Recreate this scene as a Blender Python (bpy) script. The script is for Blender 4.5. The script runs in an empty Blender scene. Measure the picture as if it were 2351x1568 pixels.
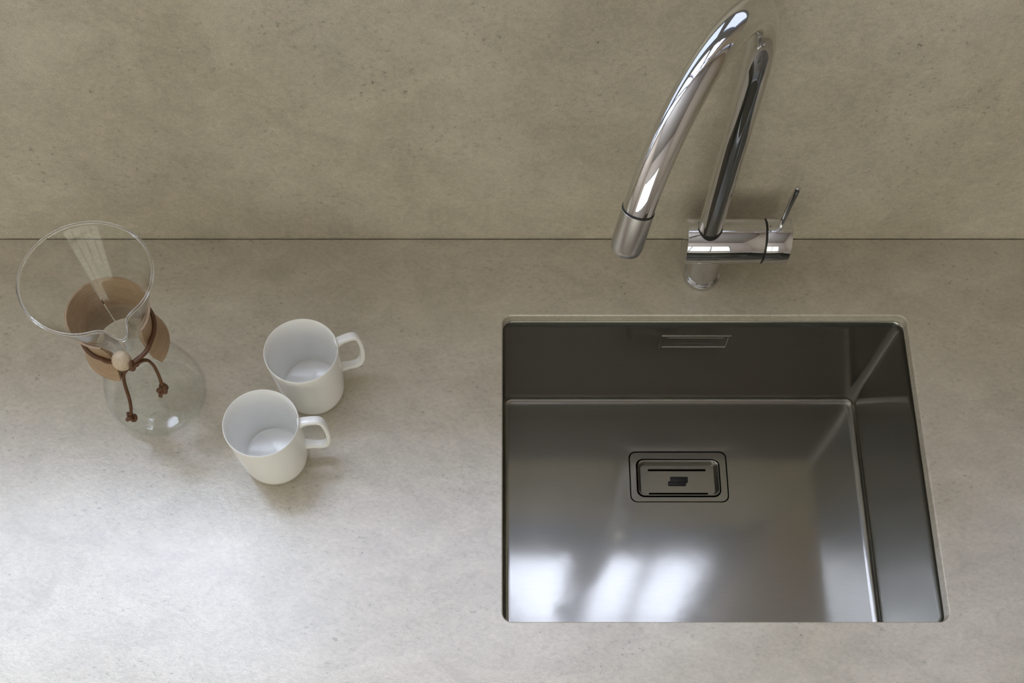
import bpy, bmesh, math, random
from mathutils import Vector, Matrix
random.seed(4)
PI = math.pi
sc = bpy.context.scene
COL = sc.collection

# ------------------------------------------------------------------ camera
cam_d = bpy.data.cameras.new('camera'); cam = bpy.data.objects.new('camera', cam_d); COL.objects.link(cam)
cam.location = (0.0, -0.85025, 0.99598)
cam.rotation_euler = (math.radians(90 - 73.27644), 0, 0)
cam_d.sensor_fit = 'HORIZONTAL'; cam_d.sensor_width = 36.0
cam_d.lens = 2163.33 / 2351 * 36.0
cam_d.shift_x = 21.5 / 2351
cam_d.shift_y = 716.0 / 2351
cam_d.clip_start = 0.01
sc.camera = cam

# ------------------------------------------------------------------ world, exposure
sc.view_settings.view_transform = 'Standard'
sc.view_settings.look = 'None'
sc.view_settings.gamma = 1.0
sc.view_settings.use_curve_mapping = False
sc.view_settings.exposure = 0.12
W = bpy.data.worlds.new('overcast_sky'); sc.world = W; W.use_nodes = True
wn = W.node_tree; wn.nodes.clear()
wo = wn.nodes.new('ShaderNodeOutputWorld'); wb = wn.nodes.new('ShaderNodeBackground')
wb.inputs['Color'].default_value = (0.86, 0.925, 1.17, 1); wb.inputs['Strength'].default_value = 13.5
wn.links.new(wb.outputs[0], wo.inputs[0])
sc.cycles.max_bounces = 14; sc.cycles.diffuse_bounces = 5; sc.cycles.glossy_bounces = 8
sc.cycles.transmission_bounces = 12; sc.cycles.transparent_max_bounces = 12
sc.cycles.use_denoising = True
sc.cycles.sample_clamp_indirect = 30.0

# window extents (world units: metres, worktop top is z = 0, splashback face is y = 0)
WX0, WX1, WZ0, WZ1 = -2.60, 0.60, 0.47, 2.80
EX0, EX1 = 0.98, 1.80                                    # second window, right of the pier
DX0, DX1, DZ0, DZ1 = -2.0, 1.2, 0.0, 1.5            # opening for the added fill window behind the viewer
RX0, RX1, RY0, RZ0, RZ1 = -2.9, 2.1, -3.4, -0.90, 2.90  # room

def portal(name, loc, rot, sx, sy):
    l = bpy.data.lights.new(name, 'AREA'); l.shape = 'RECTANGLE'; l.size = sx; l.size_y = sy
    l.cycles.is_portal = True
    o = bpy.data.objects.new(name, l); o.location = loc; o.rotation_euler = rot; COL.objects.link(o)
portal('sky_portal', ((WX0+WX1)/2, 0.10, (WZ0+WZ1)/2), (-PI/2, 0, 0), WX1-WX0, WZ1-WZ0)
portal('sky_portal', ((EX0+EX1)/2, 0.10, (WZ0+WZ1)/2), (-PI/2, 0, 0), EX1-EX0, WZ1-WZ0)
portal('sky_portal', ((DX0+DX1)/2, RY0-0.06, (DZ0+DZ1)/2), (PI/2, 0, 0), DX1-DX0, DZ1-DZ0)


# ------------------------------------------------------------------ helpers
def obj(name, bm, mats, parent=None, smooth=True, angle=35):
    me = bpy.data.meshes.new(name)
    bmesh.ops.recalc_face_normals(bm, faces=bm.faces)
    bm.to_mesh(me); bm.free()
    for m in (mats if isinstance(mats, (list, tuple)) else [mats]): me.materials.append(m)
    if smooth:
        for p in me.polygons: p.use_smooth = True
        try: me.set_sharp_from_angle(angle=math.radians(angle))
        except Exception: pass
    o = bpy.data.objects.new(name, me); COL.objects.link(o)
    if parent: o.parent = parent
    return o
def empty(name, loc=(0, 0, 0), rz=0):
    o = bpy.data.objects.new(name, None); o.location = loc; o.rotation_euler = (0, 0, rz)
    o.empty_display_size = 0.02; COL.objects.link(o); return o
def tag(o, label, cat, group=None):
    o['label'] = label; o['category'] = cat
    if group: o['group'] = group
    return o
def structure(o): o['kind'] = 'structure'; return o

def add_box(bm, a, b, bevel=0, mi=0):
    r = bmesh.ops.create_cube(bm, size=1)
    vs = r['verts']
    for v in vs:
        v.co = Vector([a[i] + (b[i]-a[i]) * (v.co[i]+0.5) for i in range(3)])
    fs = {f for v in vs for f in v.link_faces}
    for f in fs: f.material_index = mi
    if bevel:
        es = {e for v in vs for e in v.link_edges}
        bmesh.ops.bevel(bm, geom=list(es), offset=bevel, segments=2, affect='EDGES', profile=0.5)
def box(name, a, b, mat, parent=None, bevel=0):
    bm = bmesh.new(); add_box(bm, a, b, bevel); return obj(name, bm, mat, parent)

def rings_mesh(bm, rings, closed=True, cap0=False, cap1=False, mi=0):
    R = [[bm.verts.new(p) for p in r] for r in rings]
    n = len(R[0])
    for i in range(len(R)-1):
        for j in range(n if closed else n-1):
            k = (j+1) % n
            f = bm.faces.new((R[i][j], R[i][k], R[i+1][k], R[i+1][j])); f.material_index = mi
    if cap0: bm.faces.new(list(reversed(R[0]))).material_index = mi
    if cap1: bm.faces.new(R[-1]).material_index = mi
    return R
def lathe(bm, prof, n=96, axis='Z', origin=(0, 0, 0), mi=0):
    """prof: list of (r, h); ends with r == 0 are closed by a pole"""
    o = Vector(origin)
    def place(r, h, a):
        c, s = r*math.cos(a), r*math.sin(a)
        return o + (Vector((c, s, h)) if axis == 'Z' else Vector((h, c, s)))
    rows = []
    for r, h in prof:
        if r < 1e-7: rows.append([bm.verts.new(place(0, h, 0))])
        else: rows.append([bm.verts.new(place(r, h, 2*PI*j/n)) for j in range(n)])
    for a, b in zip(rows[:-1], rows[1:]):
        for j in range(n):
            k = (j+1) % n
            if len(a) == 1 and len(b) == 1: continue
            if len(a) == 1: f = bm.faces.new((a[0], b[j], b[k]))
            elif len(b) == 1: f = bm.faces.new((a[j], a[k], b[0]))
            else: f = bm.faces.new((a[j], a[k], b[k], b[j]))
            f.material_index = mi
def frames(pts):
    pts = [Vector(p) for p in pts]; T = []
    for i in range(len(pts)):
        a = pts[max(i-1, 0)]; b = pts[min(i+1, len(pts)-1)]
        T.append((b-a).normalized())
    up = Vector((0, 0, 1)) if abs(T[0].z) < 0.9 else Vector((1, 0, 0))
    N = [(up - T[0]*up.dot(T[0])).normalized()]
    for i in range(1, len(pts)):
        q = T[i-1].rotation_difference(T[i]); v = q @ N[-1]
        N.append((v - T[i]*v.dot(T[i])).normalized())
    return pts, T, N
def tube(bm, pts, r, n=20, caps=True, mi=0, squash=None):
    pts, T, N = frames(pts)
    rr = r if isinstance(r, (list, tuple)) else [r]*len(pts)
    rings = []
    for p, t, nn, q in zip(pts, T, N, rr):
        b = t.cross(nn)
        sx, sy = squash or (1, 1)
        rings.append([p + nn*(q*sx*math.cos(2*PI*j/n)) + b*(q*sy*math.sin(2*PI*j/n)) for j in range(n)])
    rings_mesh(bm, rings, True, caps, caps, mi)
def catmull(P, m=8):
    P = [Vector(p) for p in P]; Q = [P[0]*2-P[1]] + P + [P[-1]*2-P[-2]]; out = []
    for i in range(1, len(Q)-2):
        a, b, c, d = Q[i-1:i+3]
        for k in range(m):
            t = k/m
            out.append(0.5*((2*b) + (c-a)*t + (2*a-5*b+4*c-d)*t*t + (3*b-a-3*c+d)*t**3))
    out.append(Q[-2]); return out
def rrect(x0, x1, y0, y1, r, z, seg=8):
    """rounded rectangle, counter-clockwise"""
    out = []
    for cx, cy, a0 in ((x1-r, y1-r, 0), (x0+r, y1-r, 90), (x0+r, y0+r, 180), (x1-r, y0+r, 270)):
        for k in range(seg+1):
            a = math.radians(a0 + 90*k/seg)
            out.append(Vector((cx + r*math.cos(a), cy + r*math.sin(a), z)))
    return out

# ------------------------------------------------------------------ materials
def mat(name):
    m = bpy.data.materials.new(name); m.use_nodes = True
    nt = m.node_tree; b = nt.nodes['Principled BSDF']
    return m, nt, b
def N(nt, t, **kw):
    n = nt.nodes.new(t)
    for k, v in kw.items():
        if k in n.inputs: n.inputs[k].default_value = v
        else: setattr(n, k, v)
    return n
def simple(name, col, rough=0.5, metal=0.0, noise=0.06, scale=60, bump=0.0, **kw):
    m, nt, b = mat(name)
    tc = N(nt, 'ShaderNodeTexCoord'); nz = N(nt, 'ShaderNodeTexNoise', Scale=scale, Detail=4.0)
    nt.links.new(tc.outputs['Object'], nz.inputs['Vector'])
    mx = N(nt, 'ShaderNodeMix', data_type='RGBA')
    nt.links.new(nz.outputs['Fac'], mx.inputs['Factor'])
    mx.inputs[6].default_value = (*[c*(1-noise) for c in col], 1); mx.inputs[7].default_value = (*[min(1, c*(1+noise)) for c in col], 1)
    nt.links.new(mx.outputs[2], b.inputs['Base Color'])
    b.inputs['Roughness'].default_value = rough; b.inputs['Metallic'].default_value = metal
    for k, v in kw.items(): b.inputs[k].default_value = v
    if bump:
        bp = N(nt, 'ShaderNodeBump', Strength=bump, Distance=0.001)
        nt.links.new(nz.outputs['Fac'], bp.inputs['Height']); nt.links.new(bp.outputs[0], b.inputs['Normal'])
    return m

def stone_material():
    m, nt, b = mat('honed_stone'); L = nt.links.new
    tc = N(nt, 'ShaderNodeTexCoord')
    mp = N(nt, 'ShaderNodeMapping'); mp.inputs['Rotation'].default_value = (0.5, 0.3, math.radians(35)); mp.inputs['Scale'].default_value = (1.0, 1.4, 1.2)
    L(tc.outputs['Object'], mp.inputs['Vector'])
    big = N(nt, 'ShaderNodeTexNoise', Scale=3.2, Detail=5.0, Roughness=0.55, Distortion=0.6)
    mid = N(nt, 'ShaderNodeTexNoise', Scale=17.0, Detail=7.0, Roughness=0.66, Distortion=0.9)
    fine = N(nt, 'ShaderNodeTexNoise', Scale=210.0, Detail=5.0, Roughness=0.72, Distortion=0.4)
    grain = N(nt, 'ShaderNodeTexNoise', Scale=1500.0, Detail=2.0, Roughness=0.6)
    patch = N(nt, 'ShaderNodeTexNoise', Scale=13.0, Detail=4.0, Roughness=0.6)
    for n in (big, mid): L(mp.outputs[0], n.inputs['Vector'])
    mp2 = N(nt, 'ShaderNodeMapping'); mp2.inputs['Rotation'].default_value = (0.0, 0.0, math.radians(38)); mp2.inputs['Scale'].default_value = (0.72, 1.05, 1.0)
    L(tc.outputs['Object'], mp2.inputs['Vector'])
    for n in (fine, patch): L(mp2.outputs[0], n.inputs['Vector'])
    L(tc.outputs['Object'], grain.inputs['Vector'])
    r1 = N(nt, 'ShaderNodeValToRGB'); L(big.outputs['Fac'], r1.inputs['Fac'])
    r1.color_ramp.elements[0].position = 0.30; r1.color_ramp.elements[0].color = STONE_LO
    r1.color_ramp.elements[1].position = 0.70; r1.color_ramp.elements[1].color = STONE_HI
    def mul(prev, src, lo, hi, a, bb, fac=1.0):
        r = N(nt, 'ShaderNodeMapRange'); r.inputs[1].default_value = a; r.inputs[2].default_value = bb; r.inputs[3].default_value = lo; r.inputs[4].default_value = hi
        L(src, r.inputs[0])
        mx = N(nt, 'ShaderNodeMix', data_type='RGBA', blend_type='MULTIPLY'); mx.inputs['Factor'].default_value = fac
        L(prev, mx.inputs[6]); L(r.outputs[0], mx.inputs[7]); return mx.outputs[2]
    c = mul(r1.outputs['Color'], mid.outputs['Fac'], 0.88, 1.08, 0.32, 0.68)
    c = mul(c, fine.outputs['Fac'], 0.88, 1.08, 0.30, 0.66)
    c = mul(c, grain.outputs['Fac'], 0.80, 1.20, 0.25, 0.75)
    # dark pits, gathered in patches
    pit = N(nt, 'ShaderNodeMapRange'); pit.inputs[1].default_value = 0.30; pit.inputs[2].default_value = 0.39; pit.inputs[3].default_value = 0.50; pit.inputs[4].default_value = 1.0
    L(fine.outputs['Fac'], pit.inputs[0])
    pm = N(nt, 'ShaderNodeMapRange'); pm.inputs[1].default_value = 0.46; pm.inputs[2].default_value = 0.58
    L(patch.outputs['Fac'], pm.inputs[0])
    mx = N(nt, 'ShaderNodeMix', data_type='RGBA', blend_type='MULTIPLY'); L(pm.outputs[0], mx.inputs['Factor']); L(c, mx.inputs[6]); L(pit.outputs[0], mx.inputs[7])
    L(mx.outputs[2], b.inputs['Base Color'])
    b.inputs['Roughness'].default_value = STONE_ROUGH; b.inputs['Specular IOR Level'].default_value = STONE_SPEC
    ad = N(nt, 'ShaderNodeMath', operation='ADD'); L(fine.outputs['Fac'], ad.inputs[0]); L(mid.outputs['Fac'], ad.inputs[1])
    bp = N(nt, 'ShaderNodeBump', Strength=0.16, Distance=0.0012); L(ad.outputs[0], bp.inputs['Height']); L(bp.outputs[0], b.inputs['Normal'])
    return m
STONE_LO = (0.50, 0.455, 0.355, 1); STONE_HI = (0.60, 0.555, 0.455, 1)
STONE_ROUGH = 0.21; STONE_SPEC = 0.85
STONE = stone_material()

CHROME = simple('chrome', (0.68, 0.685, 0.69), 0.045, 1.0, 0.01, 20)
SATIN = simple('satin_nickel', (0.62, 0.61, 0.59), 0.30, 1.0, 0.05, 300, 0.02)
SEAL = simple('black_rubber', (0.012, 0.012, 0.011), 0.5, 0, 0.1)
GAP_SHADE = simple('painted_gap_shade', (0.006, 0.006, 0.005), 0.9, 0, 0.1)  # near-black colour standing in for shade inside recesses
GAP_SHADE.node_tree.nodes['Principled BSDF'].inputs['Specular IOR Level'].default_value = 0.1
def steel_material():
    m, nt, b = mat('brushed_steel'); L = nt.links.new
    tc = N(nt, 'ShaderNodeTexCoord'); mp = N(nt, 'ShaderNodeMapping'); mp.inputs['Scale'].default_value = (30, 1400, 1400)
    L(tc.outputs['Object'], mp.inputs['Vector'])
    nz = N(nt, 'ShaderNodeTexNoise', Scale=1.0, Detail=3.0, Roughness=0.6); L(mp.outputs[0], nz.inputs['Vector'])
    sm = N(nt, 'ShaderNodeTexNoise', Scale=9.0, Detail=4.0, Roughness=0.55); L(tc.outputs['Object'], sm.inputs['Vector'])
    rr = N(nt, 'ShaderNodeMapRange'); rr.inputs[1].default_value = 0.3; rr.inputs[2].default_value = 0.7; rr.inputs[3].default_value = 0.08; rr.inputs[4].default_value = 0.13
    L(sm.outputs['Fac'], rr.inputs[0]); L(rr.outputs[0], b.inputs['Roughness'])
    mx = N(nt, 'ShaderNodeMix', data_type='RGBA'); L(nz.outputs['Fac'], mx.inputs['Factor'])
    mx.inputs[6].default_value = (0.34, 0.337, 0.305, 1); mx.inputs[7].default_value = (0.42, 0.415, 0.38, 1)
    L(mx.outputs[2], b.inputs['Base Color']); b.inputs['Metallic'].default_value = 1.0
    bp = N(nt, 'ShaderNodeBump', Strength=0.03, Distance=0.0002); L(nz.outputs['Fac'], bp.inputs['Height'])
    b2 = N(nt, 'ShaderNodeBump', Strength=0.05, Distance=0.004); L(sm.outputs['Fac'], b2.inputs['Height']); L(bp.outputs[0], b2.inputs['Normal'])
    L(b2.outputs[0], b.inputs['Normal'])
    h = N(nt, 'ShaderNodeBsdfPrincipled'); h.inputs['Metallic'].default_value = 1.0; h.inputs['Roughness'].default_value = 0.32
    L(mx.outputs[2], h.inputs['Base Color']); L(b2.outputs[0], h.inputs['Normal'])
    ms = N(nt, 'ShaderNodeMixShader'); ms.inputs[0].default_value = 0.42; L(b.outputs[0], ms.inputs[1]); L(h.outputs[0], ms.inputs[2])
    L(ms.outputs[0], nt.nodes['Material Output'].inputs['Surface'])
    return m
STEEL = steel_material()
PORCELAIN = simple('porcelain', (0.90, 0.905, 0.88), 0.14, 0, 0.015, 40, 0.01)
def wood_material(name, lo, hi, sc_=(60, 60, 6), rough=0.5):
    m, nt, b = mat(name); L = nt.links.new
    tc = N(nt, 'ShaderNodeTexCoord'); mp = N(nt, 'ShaderNodeMapping'); mp.inputs['Scale'].default_value = sc_
    L(tc.outputs['Object'], mp.inputs['Vector'])
    nz = N(nt, 'ShaderNodeTexNoise', Scale=3.0, Detail=5.0, Roughness=0.6, Distortion=0.8); L(mp.outputs[0], nz.inputs['Vector'])
    r = N(nt, 'ShaderNodeValToRGB'); L(nz.outputs['Fac'], r.inputs['Fac'])
    r.color_ramp.elements[0].position = 0.3; r.color_ramp.elements[0].color = (*lo, 1)
    r.color_ramp.elements[1].position = 0.7; r.color_ramp.elements[1].color = (*hi, 1)
    L(r.outputs[0], b.inputs['Base Color']); b.inputs['Roughness'].default_value = rough
    return m
COLLAR = wood_material('collar_wood', (0.31, 0.205, 0.115), (0.43, 0.30, 0.18), (20, 20, 160))
BEADW = wood_material('bead_wood', (0.50, 0.39, 0.26), (0.66, 0.54, 0.39), (120, 40, 40))
LEATHER = simple('brown_leather', (0.115, 0.047, 0.016), 0.5, 0, 0.35, 500, 0.15)
def glass_material():
    m, nt, b = mat('clear_glass')
    b.inputs['Base Color'].default_value = (1.0, 1.0, 0.995, 1)
    b.inputs['Roughness'].default_value = 0.0; b.inputs['IOR'].default_value = 1.47
    b.inputs['Transmission Weight'].default_value = 1.0
    return m
RIMGLASS = glass_material()
def pane_material(name, tint, f0=0.04):
    m, nt, b = mat(name); L = nt.links.new
    out = nt.nodes['Material Output']; nt.nodes.remove(b)
    tr = N(nt, 'ShaderNodeBsdfTransparent'); tr.inputs['Color'].default_value = (*tint, 1)
    gl = N(nt, 'ShaderNodeBsdfGlossy', Roughness=0.0)
    fr = N(nt, 'ShaderNodeLayerWeight', Blend=0.5); mx = N(nt, 'ShaderNodeMixShader')   # Schlick, alike from both sides
    pw = N(nt, 'ShaderNodeMath', operation='POWER'); pw.inputs[1].default_value = 5.0; L(fr.outputs['Facing'], pw.inputs[0])
    ma = N(nt, 'ShaderNodeMath', operation='MULTIPLY_ADD'); ma.inputs[1].default_value = 1-f0; ma.inputs[2].default_value = f0; L(pw.outputs[0], ma.inputs[0])
    L(ma.outputs[0], mx.inputs[0]); L(tr.outputs[0], mx.inputs[1]); L(gl.outputs[0], mx.inputs[2]); L(mx.outputs[0], out.inputs['Surface'])
    return m
GLASS = pane_material('carafe_glass', (0.995, 1.0, 0.995), 0.026)
PANE = pane_material('window_glass', (0.96, 0.98, 0.97))
PANE_FILL = pane_material('fill_window_glass', (0.455, 0.443, 0.362))  # warm tint sets level and colour of the added fill light
PANE_DIMMED = pane_material('dimmed_window_glass', (0.64, 0.64, 0.64))  # tint added to weaken the sky through the right bays; no curtain there
PANE_SIDE_DIM = pane_material('dimmed_side_window_glass', (0.39, 0.39, 0.39))  # tint added to dim the sky in the second window; no curtain modelled
PANE_OBSCURE = pane_material('grey_window_glass', (0.31, 0.315, 0.315))
PLASTER = simple('warm_plaster', (0.50, 0.42, 0.32), 0.85, 0, 0.05, 12)
CEIL = simple('ceiling_paint', (0.34, 0.30, 0.25), 0.9, 0, 0.03, 12)
FLOORW = wood_material('dark_oak_floor', (0.07, 0.045, 0.03), (0.13, 0.085, 0.055), (3, 40, 40), 0.4)
FRAME = simple('grey_window_paint', (0.22, 0.22, 0.215), 0.4, 0, 0.05, 30)
CAB = simple('dark_cabinet', (0.10, 0.095, 0.085), 0.5, 0, 0.06, 30)

# ------------------------------------------------------------------ room
structure(box('floor', (RX0, RY0, RZ0-0.08), (RX1, 0.0, RZ0), FLOORW))
structure(box('ceiling', (RX0, RY0, RZ1), (RX1, 0.14, RZ1+0.08), CEIL))
structure(box('wall_left', (RX0-0.1, RY0, RZ0), (RX0, 0.0, RZ1), PLASTER))
structure(box('wall_right', (RX1, RY0, RZ0), (RX1+0.1, 0.0, RZ1), PLASTER))
def wall_with_hole(name, y0, y1, holes, hz0, hz1, mats):
    bm = bmesh.new()
    add_box(bm, (RX0-0.1, y0, RZ0), (RX1+0.1, y1, hz0), 0, 0)
    add_box(bm, (RX0-0.1, y0, hz1), (RX1+0.1, y1, RZ1), 0, 1)
    xs = [RX0-0.1] + [v for h in holes for v in h] + [RX1+0.1]
    for k in range(0, len(xs), 2): add_box(bm, (xs[k], y0, hz0), (xs[k+1], y1, hz1), 0, 1)
    return structure(obj(name, bm, mats, smooth=False))
wall_with_hole('wall_back', 0.0004, 0.14, [(WX0, WX1), (EX0, EX1)], WZ0, WZ1, [STONE, PLASTER])
wall_with_hole('wall_front', RY0-0.12, RY0, [(DX0, DX1)], DZ0, DZ1, [PLASTER, PLASTER])

def window(name, x0, x1, z0, z1, ya, yb, posts, muntins, rails, pane_rows, right_rows=None, turn=None):
    root = structure(empty(name, ((x0+x1)/2, (ya+yb)/2, z0)))
    inv = Matrix.Translation(-root.location)
    def part(nm, bm, m):
        bm.transform(inv); return obj(nm, bm, m, root, smooth=False)
    bm = bmesh.new(); f = 0.05
    add_box(bm, (x0, ya, z0), (x1, yb, z0+f)); add_box(bm, (x0, ya, z1-f), (x1, yb, z1))
    add_box(bm, (x0, ya, z0+f), (x0+f, yb, z1-f)); add_box(bm, (x1-f, ya, z0+f), (x1, yb, z1-f))
    part('window_frame', bm, FRAME)
    for x, w in posts:
        bm = bmesh.new(); add_box(bm, (x-w/2, ya, z0+f), (x+w/2, yb, z1-f)); part('mullion', bm, FRAME)
    xs = sorted([x0+f, x1-f] + [v for x, w in posts for v in (x-w/2, x+w/2)])
    bays = [(xs[i], xs[i+1]) for i in range(0, len(xs), 2)]
    ym = (ya+yb)/2
    for a, b_ in bays:
        zz = [z0+f]
        for z, w in rails:
            bm = bmesh.new(); add_box(bm, (a, ya+0.005, z-w/2), (b_, yb-0.005, z+w/2)); part('transom', bm, FRAME)
            zz += [z-w/2, z+w/2]
        zz.append(z1-f)
        for k in range(0, len(zz), 2):
            bm = bmesh.new(); add_box(bm, (a, ym-0.002, zz[k]), (b_, ym+0.002, zz[k+1])); part('pane', bm, (right_rows if right_rows and a > -0.6 else pane_rows)[k//2])
        for x in muntins:
            if a < x < b_:
                bm = bmesh.new(); add_box(bm, (x-0.012, ya+0.012, zz[2]), (x+0.012, yb-0.012, zz[-1])); part('muntin', bm, FRAME)
    if turn: root.location = turn; root.rotation_euler = (0, 0, PI/2)
    return root
window('window_1', WX0, WX1, WZ0, WZ1, 0.075, 0.125, [(0.215, 0.07), (-0.50, 0.07), (-1.22, 0.07), (-1.94, 0.07)], [0.385, -0.14, -0.86, -1.58, -2.26], [(0.795, 0.15), (1.55, 0.03)], [PANE_OBSCURE, PANE, PANE], [PANE_OBSCURE, PANE_DIMMED, PANE_DIMMED])
window('window_3', EX0, EX1, WZ0, WZ1, 0.075, 0.125, [], [1.39], [(0.795, 0.15), (1.55, 0.03)], [PANE_OBSCURE, PANE_SIDE_DIM, PANE_SIDE_DIM])
window('window_fill', DX0, DX1, DZ0, DZ1, RY0-0.09, RY0-0.04, [(-1.2, 0.06), (-0.4, 0.06), (0.4, 0.06)], [], [], [PANE_FILL])  # unseen window added behind the viewer as warm fill

# ------------------------------------------------------------------ worktop with the sink cut-out
T = 0.0115
OX0, OX1, OY0, OY1 = -0.0015, 0.5005, -0.5155, -0.1130   # cut-out at the top of its bevel
WX, WY, WXR = RX0+0.002, -0.64, RX1-0.002
def worktop():
    bm = bmesh.new()
    seg = 8
    def outer(z, d=0):
        # outer rectangle sampled to match the rounded cut-out loop
        pts = []
        inner = rrect(OX0, OX1, OY0, OY1, 0.012, z, seg)
        for k, p in enumerate(inner):
            c = k // (seg+1); t = (k % (seg+1)) / seg
            x0, x1, y0, y1 = WX+d, WXR-d, WY+d, -0.0006-d
            if c == 0: q = (x1, y0 + (y1-y0)*0.75) if t < .33 else ((x1, y1) if t < .67 else (x0+(x1-x0)*0.75, y1))
            elif c == 1: q = (x0+(x1-x0)*0.6, y1) if t < .33 else ((x0, y1) if t < .67 else (x0, y0+(y1-y0)*0.7))
            elif c == 2: q = (x0, y0+(y1-y0)*0.4) if t < .33 else ((x0, y0) if t < .67 else (x0+(x1-x0)*0.6, y0))
            else: q = (x0+(x1-x0)*0.8, y0) if t < .33 else ((x1, y0) if t < .67 else (x1, y0+(y1-y0)*0.3))
            pts.append(Vector((q[0], q[1], z)))
        return pts
    b = 0.0014
    rings = [outer(-T), outer(-b), outer(0, b),
             rrect(OX0, OX1, OY0, OY1, 0.0120, 0, seg),
             rrect(OX0+b*0.45, OX1-b*0.45, OY0+b*0.45, OY1-b*0.45, 0.0115, -b*0.25, seg),
             rrect(OX0+b, OX1-b, OY0+b, OY1-b, 0.0110, -b*1.05, seg),
             rrect(OX0+b, OX1-b, OY0+b, OY1-b, 0.0110, -T, seg),
             outer(-T)]
    rings_mesh(bm, rings)
    bmesh.ops.remove_doubles(bm, verts=bm.verts, dist=1e-6)
    bmesh.ops.dissolve_degenerate(bm, edges=bm.edges, dist=1e-7)
    return obj('worktop', bm, STONE, smooth=False)
wt = worktop(); tag(wt, 'pale grey honed stone worktop with rectangular sink cut-out', 'worktop')

# base cabinet carrying the worktop (open inside where the sink hangs)
cab = empty('base_cabinet', (0, -0.32, RZ0))
tag(cab, 'dark kitchen base cabinet under the stone worktop', 'cabinet')
def cpart(nm, a, b_): 
    bm = bmesh.new(); add_box(bm, a, b_); bm.transform(Matrix.Translation(-cab.location)); return obj(nm, bm, CAB, cab, smooth=False)
for x in (WX+0.01, -1.2, -0.1, 0.6, WXR-0.028): cpart('side_panel', (x, -0.59, RZ0+0.1), (x+0.018, -0.01, -T))
xs = [WX+0.01, -1.2, -0.1, 0.6, WXR-0.01]
for a, b_ in zip(xs[:-1], xs[1:]): cpart('door', (a+0.002, -0.61, RZ0+0.1), (b_-0.002, -0.591, -T-0.004))
cpart('plinth', (WX+0.01, -0.56, RZ0), (WXR-0.01, -0.54, RZ0+0.1))

# ------------------------------------------------------------------ sink
SX0, SX1, SY0, SY1, SZ = 0.0005, 0.4990, -0.5145, -0.1150, -0.190
sink = empty('undermount_sink', (0.2497, -0.3147, SZ))
tag(sink, 'brushed steel undermount sink set into the stone worktop', 'sink')
def sk(nm, bm, m, parent=None, **kw):
    bm.transform(Matrix.Translation(-sink.location)); return obj(nm, bm, m, parent or sink, **kw)
DR = (0.1770, 0.3132, -0.2757, -0.1980)   # drain flange
bm = bmesh.new()
F = 0.0095; RC = 0.0125
rings = [rrect(SX0-0.014, SX1+0.014, SY0-0.014, SY1+0.014, RC+0.012, -T-0.0002),
         rrect(SX0-0.001, SX1+0.001, SY0-0.001, SY1+0.001, RC, -T-0.0002),
         rrect(SX0, SX1, SY0, SY1, RC, -T-0.0012)]
for k in range(1, 12): rings.append(rrect(SX0, SX1, SY0, SY1, RC, -T + (SZ+F+T)*k/11))
for k in range(1, 9):
    a = PI/2*k/8; d = F*(1-math.cos(a)); rings.append(rrect(SX0+d, SX1-d, SY0+d, SY1-d, max(RC-d*0.8, 0.004), SZ+F-F*math.sin(a)))
for k in (0.25, 0.5, 0.75, 0.9, 0.97, 1.0):
    e = 0.0004
    x0 = SX0+F+(DR[0]-e-SX0-F)*k; x1 = SX1-F+(DR[1]+e-SX1+F)*k; y0 = SY0+F+(DR[2]-e-SY0-F)*k; y1 = SY1-F+(DR[3]+e-SY1+F)*k
    rings.append(rrect(x0, x1, y0, y1, 0.005+0.005*k, SZ - (0.0005*k if k > 0.9 else 0.0)))
e = 0.0004
rings.append(rrect(DR[0]-e, DR[1]+e, DR[2]-e, DR[3]+e, 0.010, SZ-0.004))
rings_mesh(bm, rings)
sk('basin', bm, STEEL, angle=60)
# drain flange: ring plate
def plate_ring(bm, o, i, ro, ri, zt, th, bev=0.0005):
    rings_mesh(bm, [rrect(*o, ro, zt-th), rrect(*o, ro, zt-bev), rrect(o[0]+bev, o[1]-bev, o[2]+bev, o[3]-bev, ro-bev, zt),
                    rrect(i[0]-bev, i[1]+bev, i[2]-bev, i[3]+bev, ri+bev, zt), rrect(*i, ri, zt-bev), rrect(*i, ri, zt-th), rrect(*o, ro, zt-th)])
    bmesh.ops.remove_doubles(bm, verts=bm.verts, dist=1e-7)
d0 = (DR[0]+0.0009, DR[1]-0.0009, DR[2]+0.0009, DR[3]-0.0009)
hole = (0.1865, 0.3030, -0.2678, -0.2088)
bm = bmesh.new(); plate_ring(bm, d0, hole, 0.0095, 0.0105, SZ-0.0004, 0.006)
sk('drain_flange', bm, STEEL)
bm = bmesh.new()   # waste outlet under the strainer, inner shade put into its colour
rings_mesh(bm, [rrect(hole[0]-0.001, hole[1]+0.001, hole[2]-0.001, hole[3]+0.001, 0.0112, SZ-0.0068), rrect(hole[0]-0.001, hole[1]+0.001, hole[2]-0.001, hole[3]+0.001, 0.0112, SZ-0.03),
                rrect(0.2347, 0.2548, -0.248, -0.229, 0.004, SZ-0.031)], cap1=True)
sk('waste_outlet', bm, GAP_SHADE)
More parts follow.
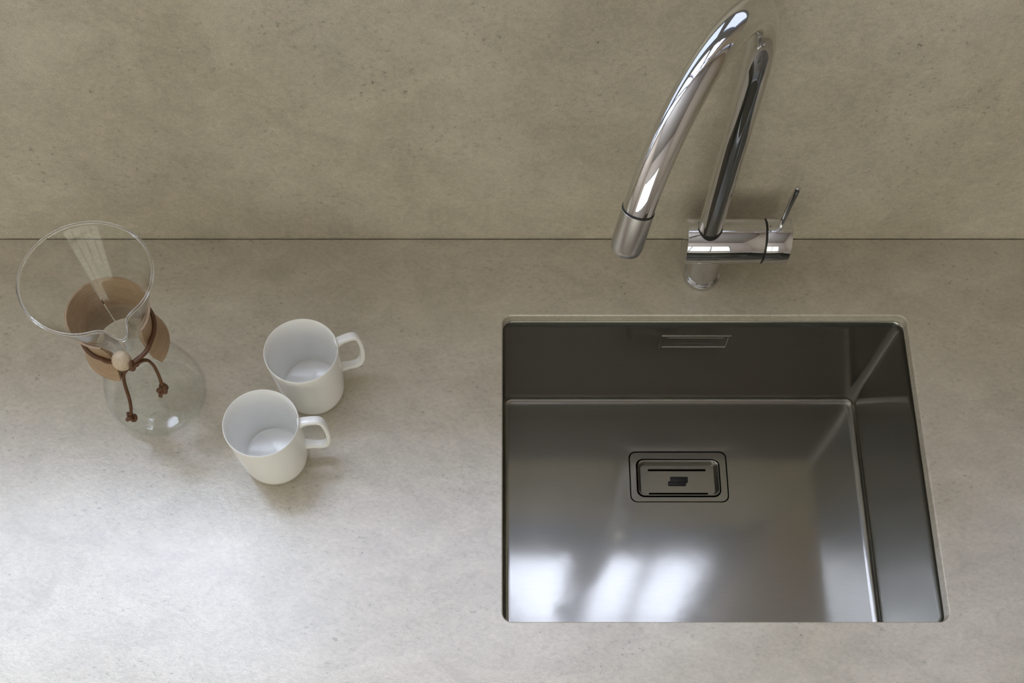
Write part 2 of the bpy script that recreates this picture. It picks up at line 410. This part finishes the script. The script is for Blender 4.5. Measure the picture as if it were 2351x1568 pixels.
# strainer tray: lip, sloping sides, flat floor with two slots
li = (hole[0]+0.0022, hole[1]-0.0012, hole[2]+0.0026, hole[3]-0.0014)
TZ = SZ-0.0078
fl = (0.1925, 0.2972, -0.2630, -0.2150)
tray = None
bm = bmesh.new()
ins = lambda r, d: (r[0]+d, r[1]-d, r[2]+d, r[3]-d)
rings_mesh(bm, [rrect(*ins(li, 0.0002), 0.009, SZ-0.004), rrect(*li, 0.0092, SZ-0.0012), rrect(*ins(li, 0.0006), 0.009, SZ-0.0007), rrect(*ins(li, 0.0013), 0.0085, SZ-0.0010),
                rrect(*ins(fl, -0.0006), 0.0075, TZ+0.0012), rrect(*ins(fl, 0.0005), 0.0065, TZ+0.0002)])
# floor with slots: strips
s1 = (0.2040, 0.2850, -0.2245, -0.2213); s2 = (0.2040, 0.2862, -0.2612, -0.2578)
def frect(a):
    vs = [bm.verts.new(p) for p in ((a[0], a[2], TZ), (a[1], a[2], TZ), (a[1], a[3], TZ), (a[0], a[3], TZ))]; bm.faces.new(vs)
fx0, fx1, fy0, fy1 = fl[0]+0.0009, fl[1]-0.0009, fl[2]+0.0009, fl[3]-0.0009
frect((fx0, fx1, s1[3], fy1)); frect((fx0, fx1, s2[3], s1[2])); frect((fx0+0.003, fx1-0.003, fy0, s2[2]))
for s in (s1, s2): frect((fx0+(0.0015 if s is s2 else 0), s[0], s[2], s[3])); frect((s[1], fx1-(0.0015 if s is s2 else 0), s[2], s[3]))
tray = sk('strainer', bm, STEEL, angle=50)
bm = bmesh.new(); add_box(bm, (0.2345, -0.2420, TZ+0.0002), (0.2590, -0.2340, TZ+0.0022), 0.0006); add_box(bm, (0.2315, -0.2470, TZ+0.0002), (0.2565, -0.2405, TZ+0.0018), 0.0006)
bm.transform(Matrix.Translation(-sink.location)); obj('lift_tab', bm, SEAL, tray)
# overflow on the back wall
bm = bmesh.new()
def to_wall(bm):   # plate built flat (x, z-> y) then stood against the back wall
    M = Matrix(((1, 0, 0, 0), (0, 0, -1, SY1), (0, 1, 0, 0), (0, 0, 0, 1))); bm.transform(M)
plate_ring(bm, (0.2030, 0.2930, -0.0668, -0.0390), (0.2063, 0.2888, -0.0622, -0.0425), 0.0014, 0.0008, 0.0016, 0.0019, 0.0007); to_wall(bm)
ov = sk('overflow_frame', bm, STEEL)
bm = bmesh.new(); rings_mesh(bm, [rrect(0.2066, 0.2885, -0.0618, -0.0428, 0.0006, -0.0004)], cap1=True); to_wall(bm)  # flat dark sheet painted as the shade within the overflow opening
o = obj('overflow_shade_face', bm, GAP_SHADE, ov); o.data.transform(Matrix.Translation(-sink.location))
bm = bmesh.new(); plate_ring(bm, (0.2118, 0.2836, -0.0602, -0.0442), (0.22, 0.27, -0.055, -0.05), 0.0006, 0.0006, 0.0007, 0.001, 0.0003)
rings_mesh(bm, [rrect(0.2199, 0.2701, -0.0551, -0.0499, 0.0006, 0.0007)], cap1=True); to_wall(bm)
o = obj('overflow_cover', bm, STEEL, ov); o.data.transform(Matrix.Translation(-sink.location))

# ------------------------------------------------------------------ mixer tap
FX, FY = 0.2486, -0.0575
tap = empty('kitchen_mixer_tap', (FX, FY, 0))
tag(tap, 'polished chrome arched mixer tap standing behind the sink', 'tap')
def tp(nm, bm, m, parent=None, **kw):
    bm.transform(Matrix.Translation(-tap.location)); return obj(nm, bm, m, parent or tap, **kw)
bm = bmesh.new(); lathe(bm, [(0, 0.0002), (0.0222, 0.0002), (0.0226, 0.0010), (0.0226, 0.0060), (0.0222, 0.0068), (0.0208, 0.0070), (0.0208, 0.0074), (0, 0.0074)], 96, origin=(FX, FY, 0)); tp('base_ring', bm, CHROME)
bm = bmesh.new(); lathe(bm, [(0, 0.0070), (0.0202, 0.0070), (0.0205, 0.0078), (0.0205, 0.0560), (0, 0.0560)], 96, origin=(FX, FY, 0)); tp('stem', bm, CHROME)
BZ, BR = 0.0630, 0.0254
def hcyl(nm, x0, x1, m, r=BR, bev=0.0008, parent=None):
    bm = bmesh.new(); lathe(bm, [(0, x0), (r-bev, x0), (r-bev*0.3, x0+bev*0.3), (r, x0+bev), (r, x1-bev), (r-bev*0.3, x1-bev*0.3), (r-bev, x1), (0, x1)], 128, 'X', (0, FY, BZ)); return tp(nm, bm, m, parent)
hcyl('body', 0.2165, 0.3070, CHROME)
hcyl('seal_ring', 0.3066, 0.3096, SEAL, BR-0.0008, 0.0001)
lever_cap = hcyl('lever_cap', 0.3092, 0.3385, CHROME)
def mark(x, a, m):   # tiny printed dots beside the lever
    bm = bmesh.new(); n = Vector((0, -math.sin(a), math.cos(a))); c = Vector((x, FY, BZ)) + n*(BR+0.00005)
    t = Vector((1, 0, 0)); b_ = n.cross(t)
    bm.faces.new([bm.verts.new(c + t*0.0007*math.cos(k*PI/6) + b_*0.0007*math.sin(k*PI/6)) for k in range(12)])
    bm.transform(Matrix.Translation(-tap.location)); obj('temperature_mark', bm, m, lever_cap)
mark(0.3120, math.radians(2), SEAL); mark(0.3122, math.radians(15), SEAL)
bm = bmesh.new()
lp = [Vector((0.3238, -0.0585, 0.0870)), Vector((0.3240, -0.0584, 0.0960)), Vector((0.3252, -0.0582, 0.1200)), Vector((0.3266, -0.0580, 0.1440))]
tube(bm, lp + [Vector((0.3268, -0.0580, 0.1468)), Vector((0.32685, -0.0580, 0.1476))], [0.0030, 0.0032, 0.0034, 0.0036, 0.0032, 0.0018], 24)
tp('lever', bm, CHROME)
CX, CY, CR = 0.2420, -0.0590, 0.0140
bm = bmesh.new(); lathe(bm, [(0.0139, 0.080), (0.0150, 0.0815), (0.0150, 0.0878), (0.0139, 0.0885)], 64, origin=(CX, CY, 0)); tp('swivel_seal', bm, SEAL)
z0, R, A, phi = 0.2900, 0.1185, math.radians(160), math.radians(-123.0)
ux, uy = math.cos(phi), math.sin(phi)
pts = [Vector((CX, CY, 0.080 + (z0-0.080)*k/10)) for k in range(10)]
NA = 56
for k in range(NA+1):
    a = A*k/NA; s = R - R*math.cos(a); pts.append(Vector((CX+ux*s, CY+uy*s, z0 + R*math.sin(a))))
end = pts[-1]; dirn = Vector((ux*math.sin(A), uy*math.sin(A), math.cos(A)))
bm = bmesh.new(); tube(bm, pts + [end + dirn*0.001], CR, 64); tp('spout', bm, CHROME)
def along(prof, m, nm, parent=None, n=64):
    q = Vector((0, 0, 1)).rotation_difference(dirn).to_matrix().to_4x4()
    bm = bmesh.new(); lathe(bm, prof, n); bm.transform(Matrix.Translation(end) @ q); return tp(nm, bm, m, parent)
along([(0.0141, -0.0004), (0.0146, 0.0), (0.0146, 0.0014), (0.013, 0.0016)], SEAL, 'spray_seal')
sh = along([(0.012, 0.0010), (0.0140, 0.0010), (0.0147, 0.0016), (0.0147, 0.0340), (0.0135, 0.0385), (0.0122, 0.0400), (0.0105, 0.0400), (0.0100, 0.0370), (0.0, 0.0365)], SATIN, 'spray_head')
noz = [(0.0, 0.0366), (0.0080, 0.0366), (0.0082, 0.0425), (0.0074, 0.0432), (0.0, 0.0432)]
q = Vector((0, 0, 1)).rotation_difference(dirn).to_matrix().to_4x4()
bm = bmesh.new(); lathe(bm, noz, 40); bm.transform(Matrix.Translation(-tap.location) @ Matrix.Translation(end) @ q); obj('nozzle', bm, SATIN, sh)

# ------------------------------------------------------------------ mugs
def make_mug():
    root = empty('coffee_mug')
    bm = bmesh.new()
    prof = [(0, 0.0022), (0.0290, 0.0022), (0.0300, 0.0006), (0.0312, 0.0), (0.0330, 0.0), (0.0343, 0.0008), (0.0364, 0.0040), (0.0377, 0.0085), (0.0384, 0.0140),
            (0.0391, 0.0230), (0.0399, 0.0360), (0.0409, 0.0540), (0.0416, 0.0690), (0.0420, 0.0780), (0.04197, 0.0792), (0.0416, 0.0799), (0.0411, 0.0799), (0.0406, 0.0790),
            (0.0401, 0.0690), (0.0394, 0.0540), (0.0384, 0.0360), (0.0376, 0.0260), (0.0369, 0.0195), (0.0357, 0.0150), (0.0342, 0.0132), (0.0331, 0.0132), (0.0321, 0.0146), (0.0311, 0.0149), (0.0303, 0.0138), (0.0290, 0.0128), (0, 0.0125)]
    lathe(bm, prof, 128); obj('mug_body', bm, PORCELAIN, root, angle=50)
    # squared D handle, lying in the local xz plane
    path = catmull([(0.0395, 0, 0.0730), (0.0470, 0, 0.0742), (0.0550, 0, 0.0748), (0.0612, 0, 0.0738), (0.0650, 0, 0.0700), (0.0668, 0, 0.0630), (0.0678, 0, 0.0530), (0.0676, 0, 0.0420),
                    (0.0660, 0, 0.0320), (0.0630, 0, 0.0258), (0.0580, 0, 0.0232), (0.0520, 0, 0.0238), (0.0460, 0, 0.0252), (0.0370, 0, 0.0250)], 6)
    bm = bmesh.new(); rings = []
    pts, T_, _ = frames(path); m = len(pts)
    for i, (p, t) in enumerate(zip(pts, T_)):
        u = i/(m-1); n = Vector((0, 1, 0)).cross(t).normalized(); y = Vector((0, 1, 0))
        e = max(0, 1-min(u, 1-u)/0.10)
        w = 0.0050 + 0.0008*e; h = 0.0027 + 0.0022*e*e
        sh_ = (n * (0.0022*e*e)) * (-1 if n.z * (1 if u < .5 else -1) > 0 else 1)
        ring = []
        for k in range(20):
            a = 2*PI*k/20; c, s = math.cos(a), math.sin(a)
            cc = math.copysign(abs(c)**0.6, c); ss = math.copysign(abs(s)**0.6, s)
            ring.append(p + sh_ + y*(w*cc) + n*(h*ss))
        rings.append(ring)
    rings_mesh(bm, rings, True, True, True); obj('handle', bm, PORCELAIN, root, angle=60)
    return root
def copy_thing(src):
    r = src.copy(); COL.objects.link(r)
    for ch in src.children:
        c = ch.copy(); COL.objects.link(c); c.parent = r
    return r
mug = make_mug(); mug2 = copy_thing(mug)
mug.location = (-0.2654, -0.3112, 0); mug.rotation_euler = (0, 0, math.radians(6))
mug2.location = (-0.2270, -0.2196, 0); mug2.rotation_euler = (0, 0, math.radians(22))
tag(mug, 'empty white porcelain mug with squared handle, standing nearest the worktop front', 'mug', 'white porcelain mugs')
tag(mug2, 'empty white porcelain mug partly hidden behind the front mug', 'mug', 'white porcelain mugs')

# ------------------------------------------------------------------ glass pour-over carafe
KX, KY = -0.411, -0.2290
car = empty('glass_coffee_carafe', (KX, KY, 0))
tag(car, 'hourglass clear glass pour-over coffee carafe with wooden collar and leather tie', 'carafe')
SPOUT = math.radians(-57.0)
PO = [(0.0005, 0.0030), (0.0250, 0.0026), (0.0440, 0.0010), (0.0510, 0.0008), (0.0555, 0.0040), (0.0577, 0.0100), (0.0582, 0.0160), (0.0574, 0.0230), (0.0548, 0.0330), (0.0500, 0.0480), (0.0440, 0.0665), (0.0385, 0.0840),
      (0.0340, 0.1010), (0.0310, 0.1160), (0.0298, 0.1270), (0.0303, 0.1360), (0.0348, 0.1460), (0.0394, 0.1560), (0.0450, 0.1680), (0.0522, 0.1830), (0.0597, 0.1985), (0.0647, 0.2090), (0.0667, 0.2130)]
def resample(P, n):
    C = catmull([(a, b, 0) for a, b in P], 10); L = [0]
    for a, b in zip(C[:-1], C[1:]): L.append(L[-1] + (b-a).length)
    out = []
    for k in range(n):
        d = L[-1]*k/(n-1); i = 0
        while i < len(L)-2 and L[i+1] < d: i += 1
        t = (d-L[i])/max(L[i+1]-L[i], 1e-9); v = C[i].lerp(C[i+1], t); out.append((v.x, v.y))
    return out
prof_o = resample(PO, 90)
def spout_amp(z):
    if z < 0.108: return 0.0
    return 0.0150*min(1, ((z-0.108)/(0.213-0.108)))**1.0
def glass_r(r, z, a):
    d = (a - SPOUT + PI) % (2*PI) - PI; dd = math.degrees(d)
    w = 7.2 + 4.0*max(0, (0.213-z)/0.105)
    return r + spout_amp(z)*math.exp(-(abs(dd)/w)**2.6) - 0.0012*(spout_amp(z)/0.015)*math.exp(-((abs(dd)-19)/8)**2)
NT = 180
angs = [2*PI*j/NT for j in range(NT)]
bm = bmesh.new()
th = 0.0017
def gring(r, z, off=0, top=False):
    out = []
    for a in angs:
        q = max(glass_r(r, z, a) - off, 0.0004)
        d = (a - SPOUT + PI) % (2*PI) - PI
        dz = -0.005*math.exp(-(math.degrees(d)/9)**2) * max(0, (z-0.19)/0.023) if z > 0.19 else 0
        out.append(Vector((q*math.cos(a), q*math.sin(a), z+dz)))
    return out
rings = [gring(r, z) for r, z in prof_o]
# rounded bead at the lip
rings += [gring(0.0663, 0.2136), gring(0.0655, 0.2136)]
ins_ = []
for i, (r, z) in enumerate(prof_o):
    a = prof_o[max(i-1, 0)]; b_ = prof_o[min(i+1, len(prof_o)-1)]
    tx, tz = b_[0]-a[0], b_[1]-a[1]; l = math.hypot(tx, tz) or 1
    ins_.append((max(r - th*tz/l, 0.0004), z + th*tx/l))
rings += [gring(r, z) for r, z in reversed(ins_[:-1])]
rings_mesh(bm, rings, True, True, True)
glass = obj('glass_vessel', bm, GLASS, car, angle=80)

bm = bmesh.new()   # fire-polished rounded lip
rings_mesh(bm, [gring(0.0659 + 0.0016*math.cos(2*PI*k/12), 0.2140 + 0.0016*math.sin(2*PI*k/12)) for k in range(12)] )
bm.verts.ensure_lookup_table()
for j in range(NT):
    k = (j+1) % NT
    bm.faces.new((bm.verts[11*NT+j], bm.verts[11*NT+k], bm.verts[k], bm.verts[j]))
obj('glass_lip', bm, RIMGLASS, car, angle=180)
# wooden collar, two turned halves with an open front and a thin slit behind
def collar_half(a0, a1):
    bm = bmesh.new()
    zs = [0.1050 + (0.1600-0.1050)*k/20 for k in range(21)]
    def outer(z):
        t = (z-0.1320)/0.028 if z > 0.132 else (0.132-z)/0.027
        return 0.0372 + (0.0072 if z > 0.132 else 0.0092)*abs(t)**1.7
    def inner(z):
        for (r0, h0), (r1, h1) in zip(prof_o[:-1], prof_o[1:]):
            if h0 <= z <= h1 and h1 > h0: return r0 + (r1-r0)*(z-h0)/(h1-h0) + 0.0009
        return 0.04
    m = 40; rings = []
    for k in range(m+1):
        u = k/m
        ring = []
        for z in zs:
            a = math.radians(a0 + (a1-a0)*u); ring.append(Vector((outer(z)*math.cos(a), outer(z)*math.sin(a), z)))
        for z in reversed(zs):
            a = math.radians(a0 + (a1-a0)*u); r = min(inner(z), outer(z)-0.0012)
            ring.append(Vector((r*math.cos(a), r*math.sin(a), z)))
        rings.append(ring)
    rings_mesh(bm, rings, True, True, True)
    o = obj('collar_half', bm, COLLAR, car, angle=40); return o
collar_half(-30, 119.0)
collar_half(121.5, 268)
# leather tie lying in the waist of the collar
tie = []
for k in range(60):
    a = math.radians(-30 + (268+30)*k/59)
    tie.append((0.0392*math.cos(a), 0.0392*math.sin(a), 0.1325 + 0.001*math.sin(3*a)))
kn = Vector((-0.3905-KX, -0.2735-KY, 0.1315)); bd = Vector((-0.4005-KX, -0.2705-KY, 0.1355))
path = [kn + Vector((0.001, 0.002, 0.002))] + [(0.0385-KX*0-0.0045, -0.0300, 0.1345)] + tie[3:-3] + [(-0.006, -0.0400, 0.1320), bd + Vector((0, -0.001, -0.002))]
def cord(nm, P, parent, r=0.0019, m=4):
    bm = bmesh.new(); tube(bm, catmull(P, m), r, 12, True, 0, (0.75, 1.15)); return obj(nm, bm, LEATHER, parent)
cord('leather_tie', path, car, 0.0023, 3)
bm = bmesh.new(); lathe(bm, [(0.0018, -0.0098)] + [(0.0103*math.cos(t), 0.0100*math.sin(t)) for t in [(-1.38 + 2.76*k/24) for k in range(25)]] + [(0.0018, 0.0098), (0.0018, -0.0098)], 48)
ax = (kn-bd).normalized(); qm = Vector((0, 0, 1)).rotation_difference(Vector((0.9, -0.25, -0.35)).normalized()).to_matrix().to_4x4()
bm.transform(Matrix.Translation(bd) @ qm); obj('bead', bm, BEADW, car)
def knot(nm, c, size, axis, parent, seed=0):
    """a small overhand knot: a short trefoil of cord wound round the axis"""
    rnd = random.Random(seed); bm = bmesh.new(); P = []
    for k in range(37):
        t = 2*PI*k/36
        P.append(Vector(((math.sin(t)+1.6*math.sin(2*t))*size*0.33, (math.cos(t)-1.6*math.cos(2*t))*size*0.33, -math.sin(3*t)*size*0.38)))
    tube(bm, P, size*0.36, 10)
    q_ = Vector((0, 0, 1)).rotation_difference(Vector(axis).normalized()).to_matrix().to_4x4()
    bm.transform(Matrix.Translation(c) @ q_); return obj(nm, bm, LEATHER, parent)
K = Vector((KX, KY, 0))
knot('tie_knot', kn, 0.0062, (0.6, -0.6, -0.4), car, 1)
tl = cord('tie_tail', [kn + Vector((-0.003, 0.0005, -0.003)), Vector((-0.4050, -0.2700, 0.1150))-K, Vector((-0.4118, -0.2680, 0.1020))-K, Vector((-0.4146, -0.2705, 0.09))-K, Vector((-0.416, -0.274, 0.0765))-K, Vector((-0.4175, -0.2773, 0.065))-K, Vector((-0.4206, -0.2803, 0.0535))-K, Vector((-0.4235, -0.2822, 0.046))-K], car, 0.0023)
knot('end_knot', Vector((-0.4241, -0.2830, 0.0440))-K, 0.0060, (-0.3, -0.3, -0.9), tl, 2)
tr = cord('tie_tail', [kn + Vector((0.001, 0.0, 0))] + [Vector(p)-K for p in ((-0.3856, -0.2694, 0.131), (-0.3822, -0.2647, 0.128), (-0.3792, -0.2605, 0.121), (-0.3774, -0.2593, 0.112), (-0.3767, -0.2604, 0.103), (-0.3766, -0.2626, 0.093), (-0.3775, -0.2643, 0.083), (-0.3781, -0.2652, 0.0765), (-0.3805, -0.2685, 0.073), (-0.383, -0.272, 0.069))], car, 0.0023)
knot('end_knot', Vector((-0.3783, -0.2662, 0.0760))-K, 0.0064, (0.3, -0.2, -0.9), tr, 3)
